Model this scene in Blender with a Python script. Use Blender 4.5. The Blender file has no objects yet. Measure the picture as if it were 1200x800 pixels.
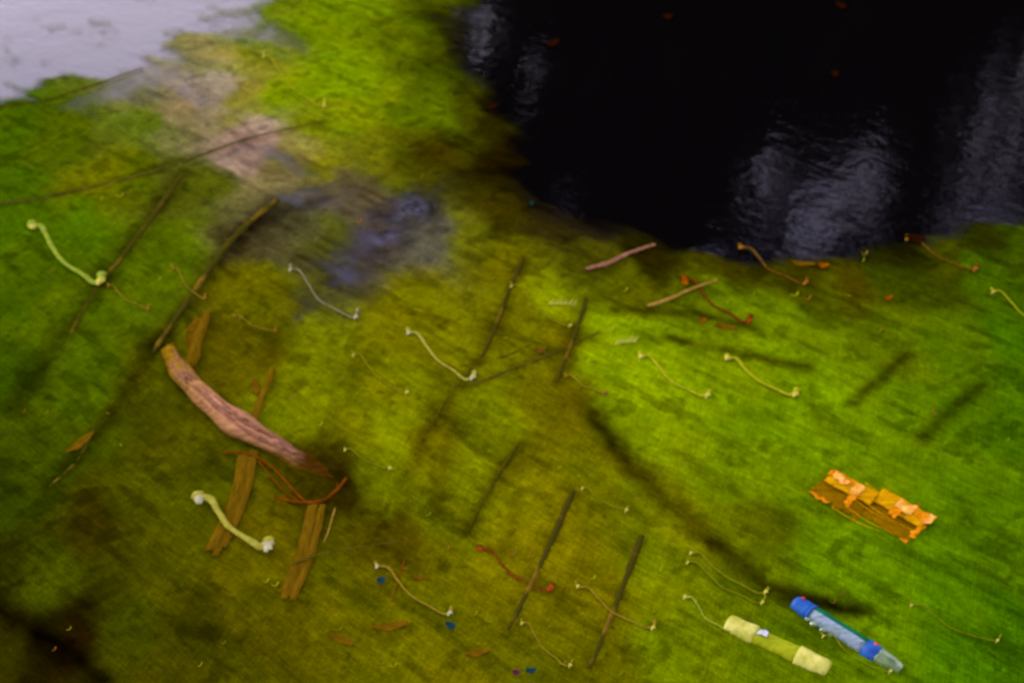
import bpy, math, random
import numpy as np
from mathutils import Vector, noise as mnoise
random.seed(7)
rng = np.random.RandomState(11)
scn = bpy.context.scene
col = scn.collection
R = math.radians

# ------------------------------------------------------------------ camera
CAM_H, PITCH, FOC = 2.0, R(35), 50.0
cd = bpy.data.cameras.new('camera'); cam = bpy.data.objects.new('camera', cd); col.objects.link(cam)
cam.location = (0, 0, CAM_H); cam.rotation_euler = (R(90) - PITCH, 0, 0)
cd.lens = FOC; cd.sensor_width = 36; cd.clip_start = .05; cd.clip_end = 2000
cd.dof.use_dof = True; cd.dof.focus_distance = 1.5; cd.dof.aperture_fstop = 8.0
scn.camera = cam

# ------------------------------------------------------------------ world, sun, exposure
SUN_EL, SUN_AZ = 16.0, -48.0         # low sun behind thin cloud, ahead and to the left
w = bpy.data.worlds.new('World'); scn.world = w; w.use_nodes = True
nt = w.node_tree; N = nt.nodes; L = nt.links
bg = N['Background']
sky = N.new('ShaderNodeTexSky'); sky.sky_type = 'NISHITA'; sky.sun_disc = False
sky.sun_elevation = R(SUN_EL); sky.sun_rotation = R(SUN_AZ); sky.dust_density = 2.0
tc = N.new('ShaderNodeTexCoord')
mp = N.new('ShaderNodeMapping'); mp.inputs['Scale'].default_value = (1.6, 1.6, 4.0)
cn = N.new('ShaderNodeTexNoise'); cn.inputs['Scale'].default_value = 2.2; cn.inputs['Detail'].default_value = 8
cr = N.new('ShaderNodeValToRGB')
cr.color_ramp.elements[0].position = .30; cr.color_ramp.elements[0].color = (.55, .55, .62, 1)
cr.color_ramp.elements[1].position = .72; cr.color_ramp.elements[1].color = (1, 1, 1, 1)
mx = N.new('ShaderNodeMix'); mx.data_type = 'RGBA'; mx.inputs['Factor'].default_value = .88
L.new(tc.outputs['Generated'], mp.inputs['Vector']); L.new(mp.outputs['Vector'], cn.inputs['Vector'])
L.new(cn.outputs['Fac'], cr.inputs['Fac'])
sxz = N.new('ShaderNodeSeparateXYZ'); L.new(tc.outputs['Generated'], sxz.inputs[0])
el = N.new('ShaderNodeValToRGB'); el.color_ramp.elements[0].position = .40; el.color_ramp.elements[0].color = (16.5, 14.6, 18.2, 1)
el.color_ramp.elements[1].position = .62; el.color_ramp.elements[1].color = (12, 10.6, 20.5, 1)
L.new(sxz.outputs['Z'], el.inputs['Fac'])
cm = N.new('ShaderNodeMix'); cm.data_type = 'RGBA'; cm.blend_type = 'MULTIPLY'; cm.inputs['Factor'].default_value = 1
L.new(el.outputs['Color'], cm.inputs['A']); L.new(cr.outputs['Color'], cm.inputs['B'])
sv = N.new('ShaderNodeVectorMath'); sv.operation = 'DOT_PRODUCT'; L.new(tc.outputs['Generated'], sv.inputs[0])   # cloud glows towards the sun
sv.inputs[1].default_value = (math.sin(R(SUN_AZ)), math.cos(R(SUN_AZ)), 0)
m1 = N.new('ShaderNodeMath'); m1.operation = 'MAXIMUM'; m1.inputs[1].default_value = 0; L.new(sv.outputs['Value'], m1.inputs[0])
m2 = N.new('ShaderNodeMath'); m2.operation = 'POWER'; m2.inputs[1].default_value = 3; L.new(m1.outputs[0], m2.inputs[0])
m3 = N.new('ShaderNodeMath'); m3.operation = 'MULTIPLY_ADD'; m3.inputs[1].default_value = 1.0; m3.inputs[2].default_value = .50; L.new(m2.outputs[0], m3.inputs[0])
cg = N.new('ShaderNodeVectorMath'); cg.operation = 'SCALE'; L.new(cm.outputs['Result'], cg.inputs[0]); L.new(m3.outputs[0], cg.inputs['Scale'])
L.new(sky.outputs['Color'], mx.inputs['A']); L.new(cg.outputs[0], mx.inputs['B'])
L.new(mx.outputs['Result'], bg.inputs['Color']); bg.inputs['Strength'].default_value = .13
sd = bpy.data.lights.new('sun', 'SUN'); sun = bpy.data.objects.new('sun', sd); col.objects.link(sun)
sd.energy = .5; sd.angle = R(28); sd.color = (1, .93, .95)
v = Vector((math.sin(R(SUN_AZ)) * math.cos(R(SUN_EL)), math.cos(R(SUN_AZ)) * math.cos(R(SUN_EL)), math.sin(R(SUN_EL))))
sun.rotation_euler = v.to_track_quat('Z', 'Y').to_euler(); sun.location = v * 30
scn.view_settings.view_transform = 'Standard'; scn.view_settings.look = 'None'
scn.view_settings.exposure = 1.22; scn.view_settings.gamma = 1
LIGHT = (1.36, 1.33, 1.4)       # roughly what a white horizontal surface shows; divides the pond tones, which keep their uneven light

# ------------------------------------------------------------------ helpers
SP, CP = math.sin(PITCH), math.cos(PITCH)
def at(px, py, z=0.0):
    """point of the pond surface seen at (px, py) of the 1200 x 800 photograph"""
    dx = (px - 600) / 1200 * 36 / FOC; dy = (400 - py) / 800 * 24 / FOC
    d = (dx, CP + dy * SP, -SP + dy * CP)
    t = (z - CAM_H) / d[2]
    return Vector((d[0] * t, d[1] * t, z))
def pxs(y):
    """metres covered by one photo pixel at ground distance y"""
    return 0.0006 * (y * CP + CAM_H * SP)
def lin(c):
    return tuple(((x / 255) / 12.92 if x / 255 <= .04045 else ((x / 255 + .055) / 1.055) ** 2.4) for x in c)
def hashn(ix, iy, s):
    h = (ix.astype(np.int64) * 374761393 + iy.astype(np.int64) * 668265263 + s * 1442695041) & 0xffffffff
    h = ((h ^ (h >> 13)) * 1274126177) & 0xffffffff
    return ((h ^ (h >> 16)) & 0xffff) / 65535.0
def vnoise(x, y, s=0):
    ix = np.floor(x); iy = np.floor(y); fx = x - ix; fy = y - iy
    fx = fx * fx * (3 - 2 * fx); fy = fy * fy * (3 - 2 * fy)
    a = hashn(ix, iy, s); b = hashn(ix + 1, iy, s); c = hashn(ix, iy + 1, s); d = hashn(ix + 1, iy + 1, s)
    return (a * (1 - fx) + b * fx) * (1 - fy) + (c * (1 - fx) + d * fx) * fy
def fbm(x, y, o=4, s=0):
    r = 0; a = 1; t = 0
    for k in range(o):
        r = r + a * vnoise(x * 2 ** k + 17 * k, y * 2 ** k + 31 * k, s + k); t += a; a *= .55
    return r / t
DR = (at(700, 453) - at(600, 400)).normalized()      # drift direction of the algae
def drift(x, y): return x * DR.x + y * DR.y, -x * DR.y + y * DR.x
def sstep(x): x = np.clip(x, 0, 1); return x * x * (3 - 2 * x)
def segdist(x, y, pts):
    best = np.full(x.shape, 1e9)
    for (ax, ay), (bx, by) in zip(pts[:-1], pts[1:]):
        ux, uy = bx - ax, by - ay; l2 = ux * ux + uy * uy + 1e-12
        t = np.clip(((x - ax) * ux + (y - ay) * uy) / l2, 0, 1)
        best = np.minimum(best, np.hypot(x - ax - t * ux, y - ay - t * uy))
    return best
def inside(x, y, pts):
    r = np.zeros(x.shape, bool); n = len(pts)
    for i in range(n):
        ax, ay = pts[i]; bx, by = pts[(i + 1) % n]
        if abs(by - ay) < 1e-9: continue
        c = ((ay > y) != (by > y)) & (x < (bx - ax) * (y - ay) / (by - ay) + ax)
        r ^= c
    return r
def W(pts): return [tuple(at(*p)[:2]) for p in pts]

def tag(o, label=None, cat=None, group=None, kind=None):
    if label: o['label'] = label
    if cat: o['category'] = cat
    if group: o['group'] = group
    if kind: o['kind'] = kind
    return o
def empty(name, loc):
    o = bpy.data.objects.new(name, None); o.empty_display_size = .05; col.objects.link(o); o.location = loc; return o
def mesh_obj(name, V, F, mat, parent=None, origin=None, smooth=True):
    V = [Vector(v) for v in V]
    if parent is not None:
        off = Vector(parent.location)
        if parent.parent: off = off + parent.parent.location
    elif origin is not None: off = Vector(origin)
    else: off = Vector((sum(v.x for v in V) / len(V), sum(v.y for v in V) / len(V), min(v.z for v in V)))
    me = bpy.data.meshes.new(name); me.from_pydata([v - off for v in V], [], F)
    me.materials.append(mat); me.polygons.foreach_set('use_smooth', [smooth] * len(F)); me.update()
    o = bpy.data.objects.new(name, me); col.objects.link(o)
    if parent is not None: o.parent = parent
    else: o.location = off
    return o
def spline(pts, n):
    P = [Vector(p) for p in pts]; P = [P[0] * 2 - P[1]] + P + [P[-1] * 2 - P[-2]]
    out = []
    for i in range(1, len(P) - 2):
        for k in range(n):
            t = k / n
            out.append(.5 * ((2 * P[i]) + (P[i+1] - P[i-1]) * t + (2*P[i-1] - 5*P[i] + 4*P[i+1] - P[i+2]) * t*t + (3*P[i] - P[i-1] - 3*P[i+1] + P[i+2]) * t**3))
    out.append(P[-2]); return out
def tube(path, rad, sides=8, flat=1.0, rough=0.0, seed=0, cap=True, freq=.35):
    """tube of varying radius along path; rad = list or function of t"""
    V, F = [], []; n = len(path)
    for i, p in enumerate(path):
        t = i / (n - 1)
        d = (path[min(i + 1, n - 1)] - path[max(i - 1, 0)]).normalized()
        s = d.cross(Vector((0, 0, 1))); s = s.normalized() if s.length > 1e-4 else Vector((1, 0, 0))
        u = s.cross(d).normalized(); r = rad(t) if callable(rad) else rad
        for k in range(sides):
            a = 2 * math.pi * k / sides
            q = r * (1 + rough * mnoise.noise(Vector((t * n * freq + seed * 7.1, math.cos(a) * 1.6, math.sin(a) * 1.6))))
            V.append(p + s * math.cos(a) * q + u * math.sin(a) * q * flat)
    for i in range(n - 1):
        for k in range(sides):
            a = i * sides + k; b = i * sides + (k + 1) % sides
            F.append((a, b, b + sides, a + sides))
    if cap: F.append(tuple(range(sides))[::-1]); F.append(tuple(range((n - 1) * sides, n * sides)))
    return V, F
def join(*parts):
    V, F = [], []
    for v, f in parts:
        o = len(V); V += v; F += [tuple(i + o for i in q) for q in f]
    return V, F

# ------------------------------------------------------------------ materials
def newmat(name):
    m = bpy.data.materials.new(name); m.use_nodes = True
    return m, m.node_tree.nodes, m.node_tree.links, m.node_tree.nodes['Principled BSDF']
def mat(name, c1, c2=None, scale=40, rough=.7, spec=.2, stretch=(1, 1, 1), trans=0.0, alpha=1.0, bump=.3, lo=.35, hi=.65, ior=1.45):
    m, N, L, b = newmat(name); c2 = c2 or tuple(x * .55 for x in c1)
    tc = N.new('ShaderNodeTexCoord'); mp = N.new('ShaderNodeMapping'); mp.inputs['Scale'].default_value = stretch
    mp.inputs['Rotation'].default_value = (0, 0, -math.atan2(DR.y, DR.x))
    n = N.new('ShaderNodeTexNoise'); n.inputs['Scale'].default_value = scale; n.inputs['Detail'].default_value = 6; n.inputs['Roughness'].default_value = .65
    r = N.new('ShaderNodeValToRGB'); e = r.color_ramp.elements
    e[0].position = lo; e[0].color = (*c2, 1); e[1].position = hi; e[1].color = (*c1, 1)
    L.new(tc.outputs['Object'], mp.inputs['Vector']); L.new(mp.outputs['Vector'], n.inputs['Vector'])
    L.new(n.outputs['Fac'], r.inputs['Fac']); L.new(r.outputs['Color'], b.inputs['Base Color'])
    bp = N.new('ShaderNodeBump'); bp.inputs['Strength'].default_value = bump; bp.inputs['Distance'].default_value = .002
    L.new(n.outputs['Fac'], bp.inputs['Height']); L.new(bp.outputs['Normal'], b.inputs['Normal'])
    b.inputs['Roughness'].default_value = rough; b.inputs['Specular IOR Level'].default_value = spec if 'plastic' in name or 'base' in name else 0.0
    b.inputs['Transmission Weight'].default_value = trans; b.inputs['Alpha'].default_value = alpha; b.inputs['IOR'].default_value = ior
    return m
M = {
 'driftwood': mat('driftwood_bark', (.19, .105, .05), (.055, .03, .004), 60, .9, .05, (.25, 1.6, 1), bump=1),
 'dark_stem': mat('wet_dark_stem', (.07, .062, .002), (.025, .026, .001), 30, .9, .03, (1, 3, 1), bump=.8),
 'lit_stem': mat('stem_with_tan_patches', (.20, .12, .006), (.040, .036, .002), 9, .9, .03, (1, 1, 1), lo=.54, hi=.72, bump=.5),
 'tan_reed': mat('tan_reed', (.19, .105, .002), (.085, .055, .001), 30, .9, .05, (8, 1, 1), bump=.6, alpha=.62),
 'gold_twig': mat('olive_twig', (.10, .085, .006), (.035, .035, .002), 26, .9, .05, bump=.6),
 'pink_stick': mat('pinkish_stick', (.26, .13, .055), (.15, .06, .02), 60, .8, .1),
 'pale_stick': mat('pale_tan_stick', (.32, .20, .03), (.18, .10, .006), 60, .8, .1),
 'red_twig': mat('red_brown_twig', (.17, .042, .001), (.08, .022, .001), 60, .8, .1),
 'far_bark': mat('bank_tree_bark', (.04, .03, .02), None, 12, .95, .05),
 'bank_soil': mat('bank_soil', (.05, .04, .02), None, 3, .95, .05),
}
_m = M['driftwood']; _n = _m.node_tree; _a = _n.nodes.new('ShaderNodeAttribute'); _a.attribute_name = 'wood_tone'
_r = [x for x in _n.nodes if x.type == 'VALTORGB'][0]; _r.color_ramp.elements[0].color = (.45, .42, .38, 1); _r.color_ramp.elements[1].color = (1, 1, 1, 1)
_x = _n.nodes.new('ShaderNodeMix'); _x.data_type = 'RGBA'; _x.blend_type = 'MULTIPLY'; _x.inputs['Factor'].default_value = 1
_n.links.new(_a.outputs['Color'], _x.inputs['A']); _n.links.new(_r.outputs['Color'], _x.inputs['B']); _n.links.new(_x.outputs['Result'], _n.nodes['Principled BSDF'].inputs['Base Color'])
def tint_mat(name, c): return mat(name, c, tuple(x * .6 for x in c), 70, .9, .03, bump=.2, alpha=1 if 'tip' in name else .86)
SM = {
 'lime': tint_mat('pale_lime_tint', (.26, .36, .02)), 'white': tint_mat('white_tint', (.34, .34, .10)),
 'cream': tint_mat('cream_tint', (.36, .35, .03)), 'yellow': tint_mat('yellow_tint', (.34, .37, .006)),
 'lilac': tint_mat('greyish_tint', (.26, .23, .09)), 'orange': tint_mat('orange_brown_tint', (.13, .065, .003)),
 'red': tint_mat('red_tint', (.13, .032, .002)), 'olive': tint_mat('olive_tint', (.20, .21, .005)),
 'tan': tint_mat('tan_tint', (.25, .19, .01)), 'rust': tint_mat('rust_tint', (.13, .048, .002)),
 'knob_white': tint_mat('white_tip', (.42, .42, .16)), 'knob_yellow': tint_mat('yellow_tip', (.50, .48, .05)),
 'knob_red': tint_mat('red_tip', (.26, .055, .003)), 'knob_orange': tint_mat('orange_tip', (.25, .11, .008)),
}

# ------------------------------------------------------------------ pond bed of colour: algae sheet, water, banks
# algae hues with uneven light and sky sheen left in them, in world coordinates
ctrl = [
 (70,162,80,88,0),(190,302,88,98,0),(90,262,82,102,0),(335,192,138,118,40),(365,195,120,112,5),(510,132,88,100,0),(545,132,62,62,0),(572,132,34,26,0),
 (370,442,115,115,0),(490,362,118,108,0),(590,302,100,92,0),(650,402,112,100,0),(690,402,132,145,0),(790,502,122,132,0),(910,372,110,120,0),(1050,402,95,105,0),
 (1160,332,70,92,0),(1030,682,105,130,0),(1150,562,88,112,0),(1140,772,72,108,0),(60,522,62,74,0),(170,442,80,78,0),(210,562,85,85,0),(70,662,66,72,0),
 (410,722,90,82,0),(570,752,102,92,0),(210,762,66,62,0),(780,662,118,118,0),(1165,650,78,102,0),(915,500,116,138,0),(25,340,72,90,0),(615,650,122,110,0),
 (215,650,82,80,0),(575,500,118,116,0),(1135,490,80,104,0),(400,90,120,138,0),(110,447,76,90,0),(705,303,74,68,2),
 (230,62,140,132,60),(270,62,138,135,45),(290,62,122,130,12),(285,112,130,125,30),(320,112,126,135,0),(230,222,88,86,5),(330,272,70,60,25),(350,272,88,80,32),
 (470,52,96,104,0),(495,52,70,74,0),(520,52,38,32,0),(450,182,112,105,5),(475,182,84,84,0),(500,182,64,52,0),(700,562,106,100,0),(850,442,122,135,0),
 (870,552,110,126,0),(980,662,104,128,0),(480,512,124,124,0),(505,512,104,92,0),(450,642,90,80,0),(630,362,130,130,0),(610,362,112,102,0),(150,212,90,92,0),
 (130,210,112,104,0),(810,752,104,112,0),(1000,334,74,62,0),(960,334,84,84,0),(1050,334,62,68,0),(590,245,50,42,0),(640,245,50,38,5),(700,248,30,22,8),(380,275,82,80,15),
 (440,275,72,58,40),(490,275,90,78,50),(545,275,98,92,4),(10,755,48,46,0),(60,755,26,22,0),(90,755,32,20,0),(130,755,62,64,0),
 (0,162,72,90,0),(0,250,72,96,0),(0,450,58,74,0),(0,590,52,64,0),(0,680,44,46,0),(90,350,84,96,0),(150,600,74,72,0),(110,620,60,54,0),(300,340,96,96,0),(270,420,86,82,0),
 (300,640,98,92,0),(320,740,80,72,0),(440,440,118,112,0),(440,560,112,112,0),(400,560,66,54,0),(520,620,110,106,0),(500,700,104,96,0),(660,480,112,98,0),(640,560,114,104,0),
 (690,700,108,98,0),(690,780,92,86,0),(730,330,92,90,0),(760,420,128,142,0),(740,480,122,134,0),(760,580,108,108,0),(880,620,92,96,0),(880,680,96,104,0),(900,770,88,104,0),
 (830,320,66,62,0),(840,350,98,108,0),(920,420,116,132,0),(980,470,116,134,0),(1000,540,110,130,0),(1080,480,96,116,0),(1120,400,84,102,0),(1190,300,66,80,0),(1190,400,66,96,0),(1190,520,72,100,0),
 (1110,300,66,66,0),(1100,640,98,124,0),(1120,700,88,118,0),(950,590,104,120,0),(1190,740,70,106,0),(380,30,112,126,0),(330,30,112,122,6),(420,140,122,128,0),(380,150,126,126,4),(400,230,94,78,30),(280,178,156,132,90),(235,108,150,138,92),(330,205,120,104,50),(200,130,132,120,60),(330,205,118,98,48),(400,240,96,80,45),(760,300,36,28,0),(850,318,52,46,0),(950,318,50,42,0),(1050,302,38,34,0),(1150,284,42,42,0),(1060,325,60,66,0),(640,210,30,18,0),(610,200,36,24,0),(160,150,92,100,10),
]
GROUND = {'c': []}
for (px, py, r, g, b) in ctrl:
    if px > 900: r *= .90
    if 300 < px <= 900: r *= .94; g *= 1.03
    if px < 250 and py > 140: r *= .90 if py < 460 else .95
    p = at(px, py); GROUND['c'].append((p.x, p.y, pxs(p.y) * 75, *lin((r, g, b))))
dark_lines = [  # dark bands along stems and branch shadows, painted into the pond colour
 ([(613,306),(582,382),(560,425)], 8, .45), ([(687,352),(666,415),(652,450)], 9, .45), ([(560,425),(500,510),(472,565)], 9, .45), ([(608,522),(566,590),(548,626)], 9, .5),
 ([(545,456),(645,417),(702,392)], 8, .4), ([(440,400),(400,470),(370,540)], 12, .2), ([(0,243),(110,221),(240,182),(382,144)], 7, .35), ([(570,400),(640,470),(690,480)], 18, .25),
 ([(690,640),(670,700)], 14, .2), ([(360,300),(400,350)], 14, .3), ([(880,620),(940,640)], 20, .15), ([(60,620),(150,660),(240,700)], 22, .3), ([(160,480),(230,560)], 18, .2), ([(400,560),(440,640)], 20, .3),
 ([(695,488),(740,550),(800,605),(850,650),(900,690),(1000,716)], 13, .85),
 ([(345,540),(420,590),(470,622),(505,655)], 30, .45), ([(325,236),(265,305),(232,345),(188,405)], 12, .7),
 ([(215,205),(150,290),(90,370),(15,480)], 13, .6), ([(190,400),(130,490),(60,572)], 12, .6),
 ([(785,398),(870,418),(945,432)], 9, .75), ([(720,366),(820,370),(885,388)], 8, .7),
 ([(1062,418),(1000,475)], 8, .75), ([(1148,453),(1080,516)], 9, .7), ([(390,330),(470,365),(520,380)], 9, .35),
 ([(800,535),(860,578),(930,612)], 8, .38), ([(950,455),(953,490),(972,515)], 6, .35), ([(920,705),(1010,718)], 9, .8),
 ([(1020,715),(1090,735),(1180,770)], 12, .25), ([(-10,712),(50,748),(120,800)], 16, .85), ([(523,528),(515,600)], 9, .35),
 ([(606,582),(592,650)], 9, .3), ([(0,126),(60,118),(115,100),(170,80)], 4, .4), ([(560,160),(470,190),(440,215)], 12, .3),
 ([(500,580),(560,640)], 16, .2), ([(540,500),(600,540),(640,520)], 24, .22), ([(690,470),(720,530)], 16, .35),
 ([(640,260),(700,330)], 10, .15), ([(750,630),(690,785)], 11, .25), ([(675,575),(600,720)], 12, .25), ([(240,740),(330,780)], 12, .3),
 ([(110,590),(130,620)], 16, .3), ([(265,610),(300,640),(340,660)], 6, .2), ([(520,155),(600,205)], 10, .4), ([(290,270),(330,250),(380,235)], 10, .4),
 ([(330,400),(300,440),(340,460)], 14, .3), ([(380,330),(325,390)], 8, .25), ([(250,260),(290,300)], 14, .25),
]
def tone(x, y):
    sx, sy = drift(x, y)
    wx = x + .06 * (fbm(sx * 5, sy * 9, 3, 5) - .5) * y * .6; wy = y + .10 * (fbm(sx * 5, sy * 9, 3, 9) - .5) * y * .6
    acc = np.zeros((3,) + x.shape); tot = np.zeros(x.shape)
    for (cx, cy, s, r, g, b) in GROUND['c']:
        k = 1 / (((wx - cx) ** 2 + ((wy - cy) * .62) ** 2) / (s * s * .5) + .12) ** 3
        tot += k; acc[0] += k * r; acc[1] += k * g; acc[2] += k * b
    acc /= tot
    ps = pxs(y)
    for pts, wd, st in dark_lines:
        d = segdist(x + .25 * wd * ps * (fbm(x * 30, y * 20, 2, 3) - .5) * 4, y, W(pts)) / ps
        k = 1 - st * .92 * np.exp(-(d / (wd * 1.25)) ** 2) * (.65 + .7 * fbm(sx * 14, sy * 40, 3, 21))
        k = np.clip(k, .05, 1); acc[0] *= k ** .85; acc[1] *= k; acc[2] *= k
    n1 = fbm(sx * 3.2, sy * 9, 5, 1); n2 = fbm(sx * 9, sy * 60, 4, 2); n3 = fbm(x * 18, y * 18, 4, 8); n4 = fbm(sy * 4, sx * 16, 4, 12)
    br = 1 + .55 * (n1 - .5) + .45 * (n2 - .5) + .5 * (n3 - .5) + .5 * (n4 - .5)
    n5 = fbm(sx * 7, sy * 30, 4, 77); n6 = fbm(x * 42, y * 30, 3, 88)
    blot = np.clip(sstep((n3 * .5 + n4 * .5 - .58) * 9) + .8 * sstep((n5 - .60) * 8) + .8 * sstep((n6 * .6 + n3 * .4 - .62) * 10), 0, 1)
    hue = 1 + .5 * (fbm(sx * 5 + 9, sy * 12, 4, 33) - .5)
    acc *= np.clip(br, .3, 1.8) * (1.08 - .5 * blot); acc[0] *= 1 + .6 * (hue - 1)
    return acc
openwater = W([(575,-60),(565,0),(548,40),(560,85),(592,118),(606,150),(598,200),(640,235),(700,262),(745,282),(790,300),(850,305),(905,304),(960,305),(1010,298),(1060,284),(1100,280),(1140,272),(1200,262),(1300,240),(1300,-60)])
film = W([(-160,150),(-20,124),(60,112),(115,98),(165,75),(215,50),(262,30),(300,-10),(300,-70),(-160,-70)])
thin = [ # where the algae is thin and the wet film mirrors the sky: centre, radii, angle, amount
 (225,118,26,44,-35,.3),(280,176,40,18,-20,.25),(250,140,50,30,0,.15),(445,285,72,24,-38,.66),(515,228,36,20,-40,.5),(400,315,70,40,-20,.36),
 (470,240,60,28,-20,.3),(300,40,70,26,20,.45),(400,230,40,20,-30,.3),(350,230,60,22,-25,.38),(355,368,36,12,-42,.34),(265,300,26,16,-40,.34),(720,250,50,16,15,.4),
 (650,235,60,22,20,.5),(590,230,40,20,10,.3),(560,60,40,60,0,.5),(500,20,40,18,-10,.35),(330,188,34,14,25,.4),(190,95,60,26,-20,.4),(130,112,70,14,-18,.35),(660,250,40,20,20,.3),(1050,290,60,12,0,.3),
]
thinw = []
for (px, py, rx, ry, an, am) in thin:
    c = at(px, py); a = R(an); ex = at(px + rx * math.cos(a), py + rx * math.sin(a)) - c; ey = at(px - ry * math.sin(a), py + ry * math.cos(a)) - c
    thinw.append((c.x, c.y, np.linalg.inv(np.array([[ex.x, ey.x], [ex.y, ey.y]])), am))
def cover(x, y):
    ps = pxs(y); sx, sy = drift(x, y)
    n = fbm(sx * 3.5, sy * 10, 5, 41) - .5; n2 = fbm(x * 14, y * 14, 4, 51) - .5
    lp = openwater + [openwater[0]]
    d = segdist(x, y, lp) / ps; d = np.where(inside(x, y, openwater), -d, d)
    wd = 19 + 9 * sstep((0.25 - x) / .5)
    c1 = sstep((d + (n * 70 + n2 * 34) * (.75 + .25 * sstep((.6 - x) / .8)) + wd) / (2.2 * wd))
    lp = film + [film[0]]
    d = segdist(x, y, lp) / ps; d = np.where(inside(x, y, film), -d, d)
    c2 = sstep((d + n * 190 + n2 * 90 + 55) / 110); c2 = np.maximum(c2, np.clip(-.06 + 1.3 * n + .9 * n2, .0, .35))
    c = np.minimum(c1, c2)
    for (cx, cy, mi, am) in thinw:
        u = mi[0, 0] * (x - cx) + mi[0, 1] * (y - cy); v = mi[1, 0] * (x - cx) + mi[1, 1] * (y - cy)
        c = c * (1 - 1.15 * am * np.exp(-(u * u + v * v)) * np.clip(1 + 2.4 * n + 1.8 * n2, .0, 1.4))
    far = sstep((y - 6.2 + 3 * n) / 1.5)
    return np.clip(c * (1 - far) , 0, 1)

xs = np.concatenate([-np.geomspace(7, 2.45, 30)[:-1], np.linspace(-2.4, 2.4, 640), np.geomspace(2.45, 7, 30)[1:]])
dep = np.linspace(R(52), R(20.2), 620); ys = CAM_H / np.tan(dep)
ys = np.concatenate([np.linspace(.95, ys[0], 16)[:-1], ys, np.linspace(ys[-1], 8.2, 50)[1:]])
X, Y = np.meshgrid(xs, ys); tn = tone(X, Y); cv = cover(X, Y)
Z = .006 + .006 * (fbm(X * 25, Y * 25, 4, 61) - .5) + .003 * (vnoise(X * 160, Y * 160, 5) - .5)
ny, nx = X.shape
keep = np.zeros((ny - 1, nx - 1), bool)
keep = np.maximum(np.maximum(cv[:-1, :-1], cv[1:, 1:]), np.maximum(cv[1:, :-1], cv[:-1, 1:])) > .10
idx = np.arange(ny * nx).reshape(ny, nx)
q = np.stack([idx[:-1, :-1], idx[:-1, 1:], idx[1:, 1:], idx[1:, :-1]], -1)[keep]
used = np.unique(q); remap = np.zeros(ny * nx, np.int64); remap[used] = np.arange(len(used)); q = remap[q]
V = np.stack([X.ravel(), Y.ravel(), Z.ravel()], -1)[used]
me = bpy.data.meshes.new('algae_mat'); me.vertices.add(len(V)); me.vertices.foreach_set('co', V.ravel().astype(np.float32))
me.loops.add(q.size); me.loops.foreach_set('vertex_index', q.ravel().astype(np.int32))
me.polygons.add(len(q)); me.polygons.foreach_set('loop_start', np.arange(0, q.size, 4, dtype=np.int32))
try: me.polygons.foreach_set('loop_total', np.full(len(q), 4, np.int32))
except Exception: pass
me.update(calc_edges=True); me.polygons.foreach_set('use_smooth', np.ones(len(q), bool))
ca = me.color_attributes.new('algae_light_tone', 'FLOAT_COLOR', 'POINT')
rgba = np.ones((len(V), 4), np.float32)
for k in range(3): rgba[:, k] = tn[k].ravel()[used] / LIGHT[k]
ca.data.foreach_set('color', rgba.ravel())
fa = me.attributes.new('algae_cover', 'FLOAT', 'POINT'); fa.data.foreach_set('value', cv.ravel()[used].astype(np.float32))
m, N, L, b = newmat('floating_algae')
va = N.new('ShaderNodeAttribute'); va.attribute_name = 'algae_light_tone'
vc = N.new('ShaderNodeAttribute'); vc.attribute_name = 'algae_cover'
tc = N.new('ShaderNodeTexCoord'); mp = N.new('ShaderNodeMapping'); mp.vector_type = 'TEXTURE'
mp.inputs['Rotation'].default_value = (0, 0, math.atan2(DR.y, DR.x)); mp.inputs['Scale'].default_value = (4.5, 1, 1)
L.new(tc.outputs['Object'], mp.inputs['Vector'])
def nz(scale, det, vec, rough=.6):
    n = N.new('ShaderNodeTexNoise'); n.inputs['Scale'].default_value = scale; n.inputs['Detail'].default_value = det
    n.inputs['Roughness'].default_value = rough; L.new(vec, n.inputs['Vector']); return n.outputs['Fac']
def ma(op, a, b_=None, c=None, clamp=False):
    n = N.new('ShaderNodeMath'); n.operation = op; n.use_clamp = clamp
    for i, q_ in enumerate((a, b_, c)):
        if q_ is None: continue
        if isinstance(q_, (int, float)): n.inputs[i].default_value = q_
        else: L.new(q_, n.inputs[i])
    return n.outputs[0]
mp2 = N.new('ShaderNodeMapping'); mp2.vector_type = 'TEXTURE'; D2 = (at(640, 330) - at(600, 400)).normalized()
mp2.inputs['Rotation'].default_value = (0, 0, math.atan2(D2.y, D2.x)); mp2.inputs['Scale'].default_value = (9, 1, 1); L.new(tc.outputs['Object'], mp2.inputs['Vector'])
mp3 = N.new('ShaderNodeMapping'); mp3.vector_type = 'TEXTURE'
mp3.inputs['Rotation'].default_value = (0, 0, math.atan2(DR.y, DR.x)); mp3.inputs['Scale'].default_value = (18, 1, 1); L.new(tc.outputs['Object'], mp3.inputs['Vector'])
fine = nz(330, 2, mp3.outputs['Vector']); cross = nz(230, 3, mp2.outputs['Vector'])
streak = nz(120, 5, mp.outputs['Vector']); grain = nz(260, 3, tc.outputs['Object'], .7); mid = nz(38, 6, tc.outputs['Object'])
f = ma('MULTIPLY_ADD', streak, 1.0, .50); f = ma('MULTIPLY', f, ma('MULTIPLY_ADD', fine, 1.1, .45)); f = ma('MULTIPLY', f, ma('MULTIPLY_ADD', cross, .9, .55)); f = ma('MULTIPLY', f, ma('MULTIPLY_ADD', grain, 1.2, .40)); f = ma('MULTIPLY', f, ma('MULTIPLY_ADD', mid, .9, .55))
vm = N.new('ShaderNodeVectorMath'); vm.operation = 'SCALE'; L.new(va.outputs['Color'], vm.inputs[0]); L.new(f, vm.inputs['Scale'])
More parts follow.
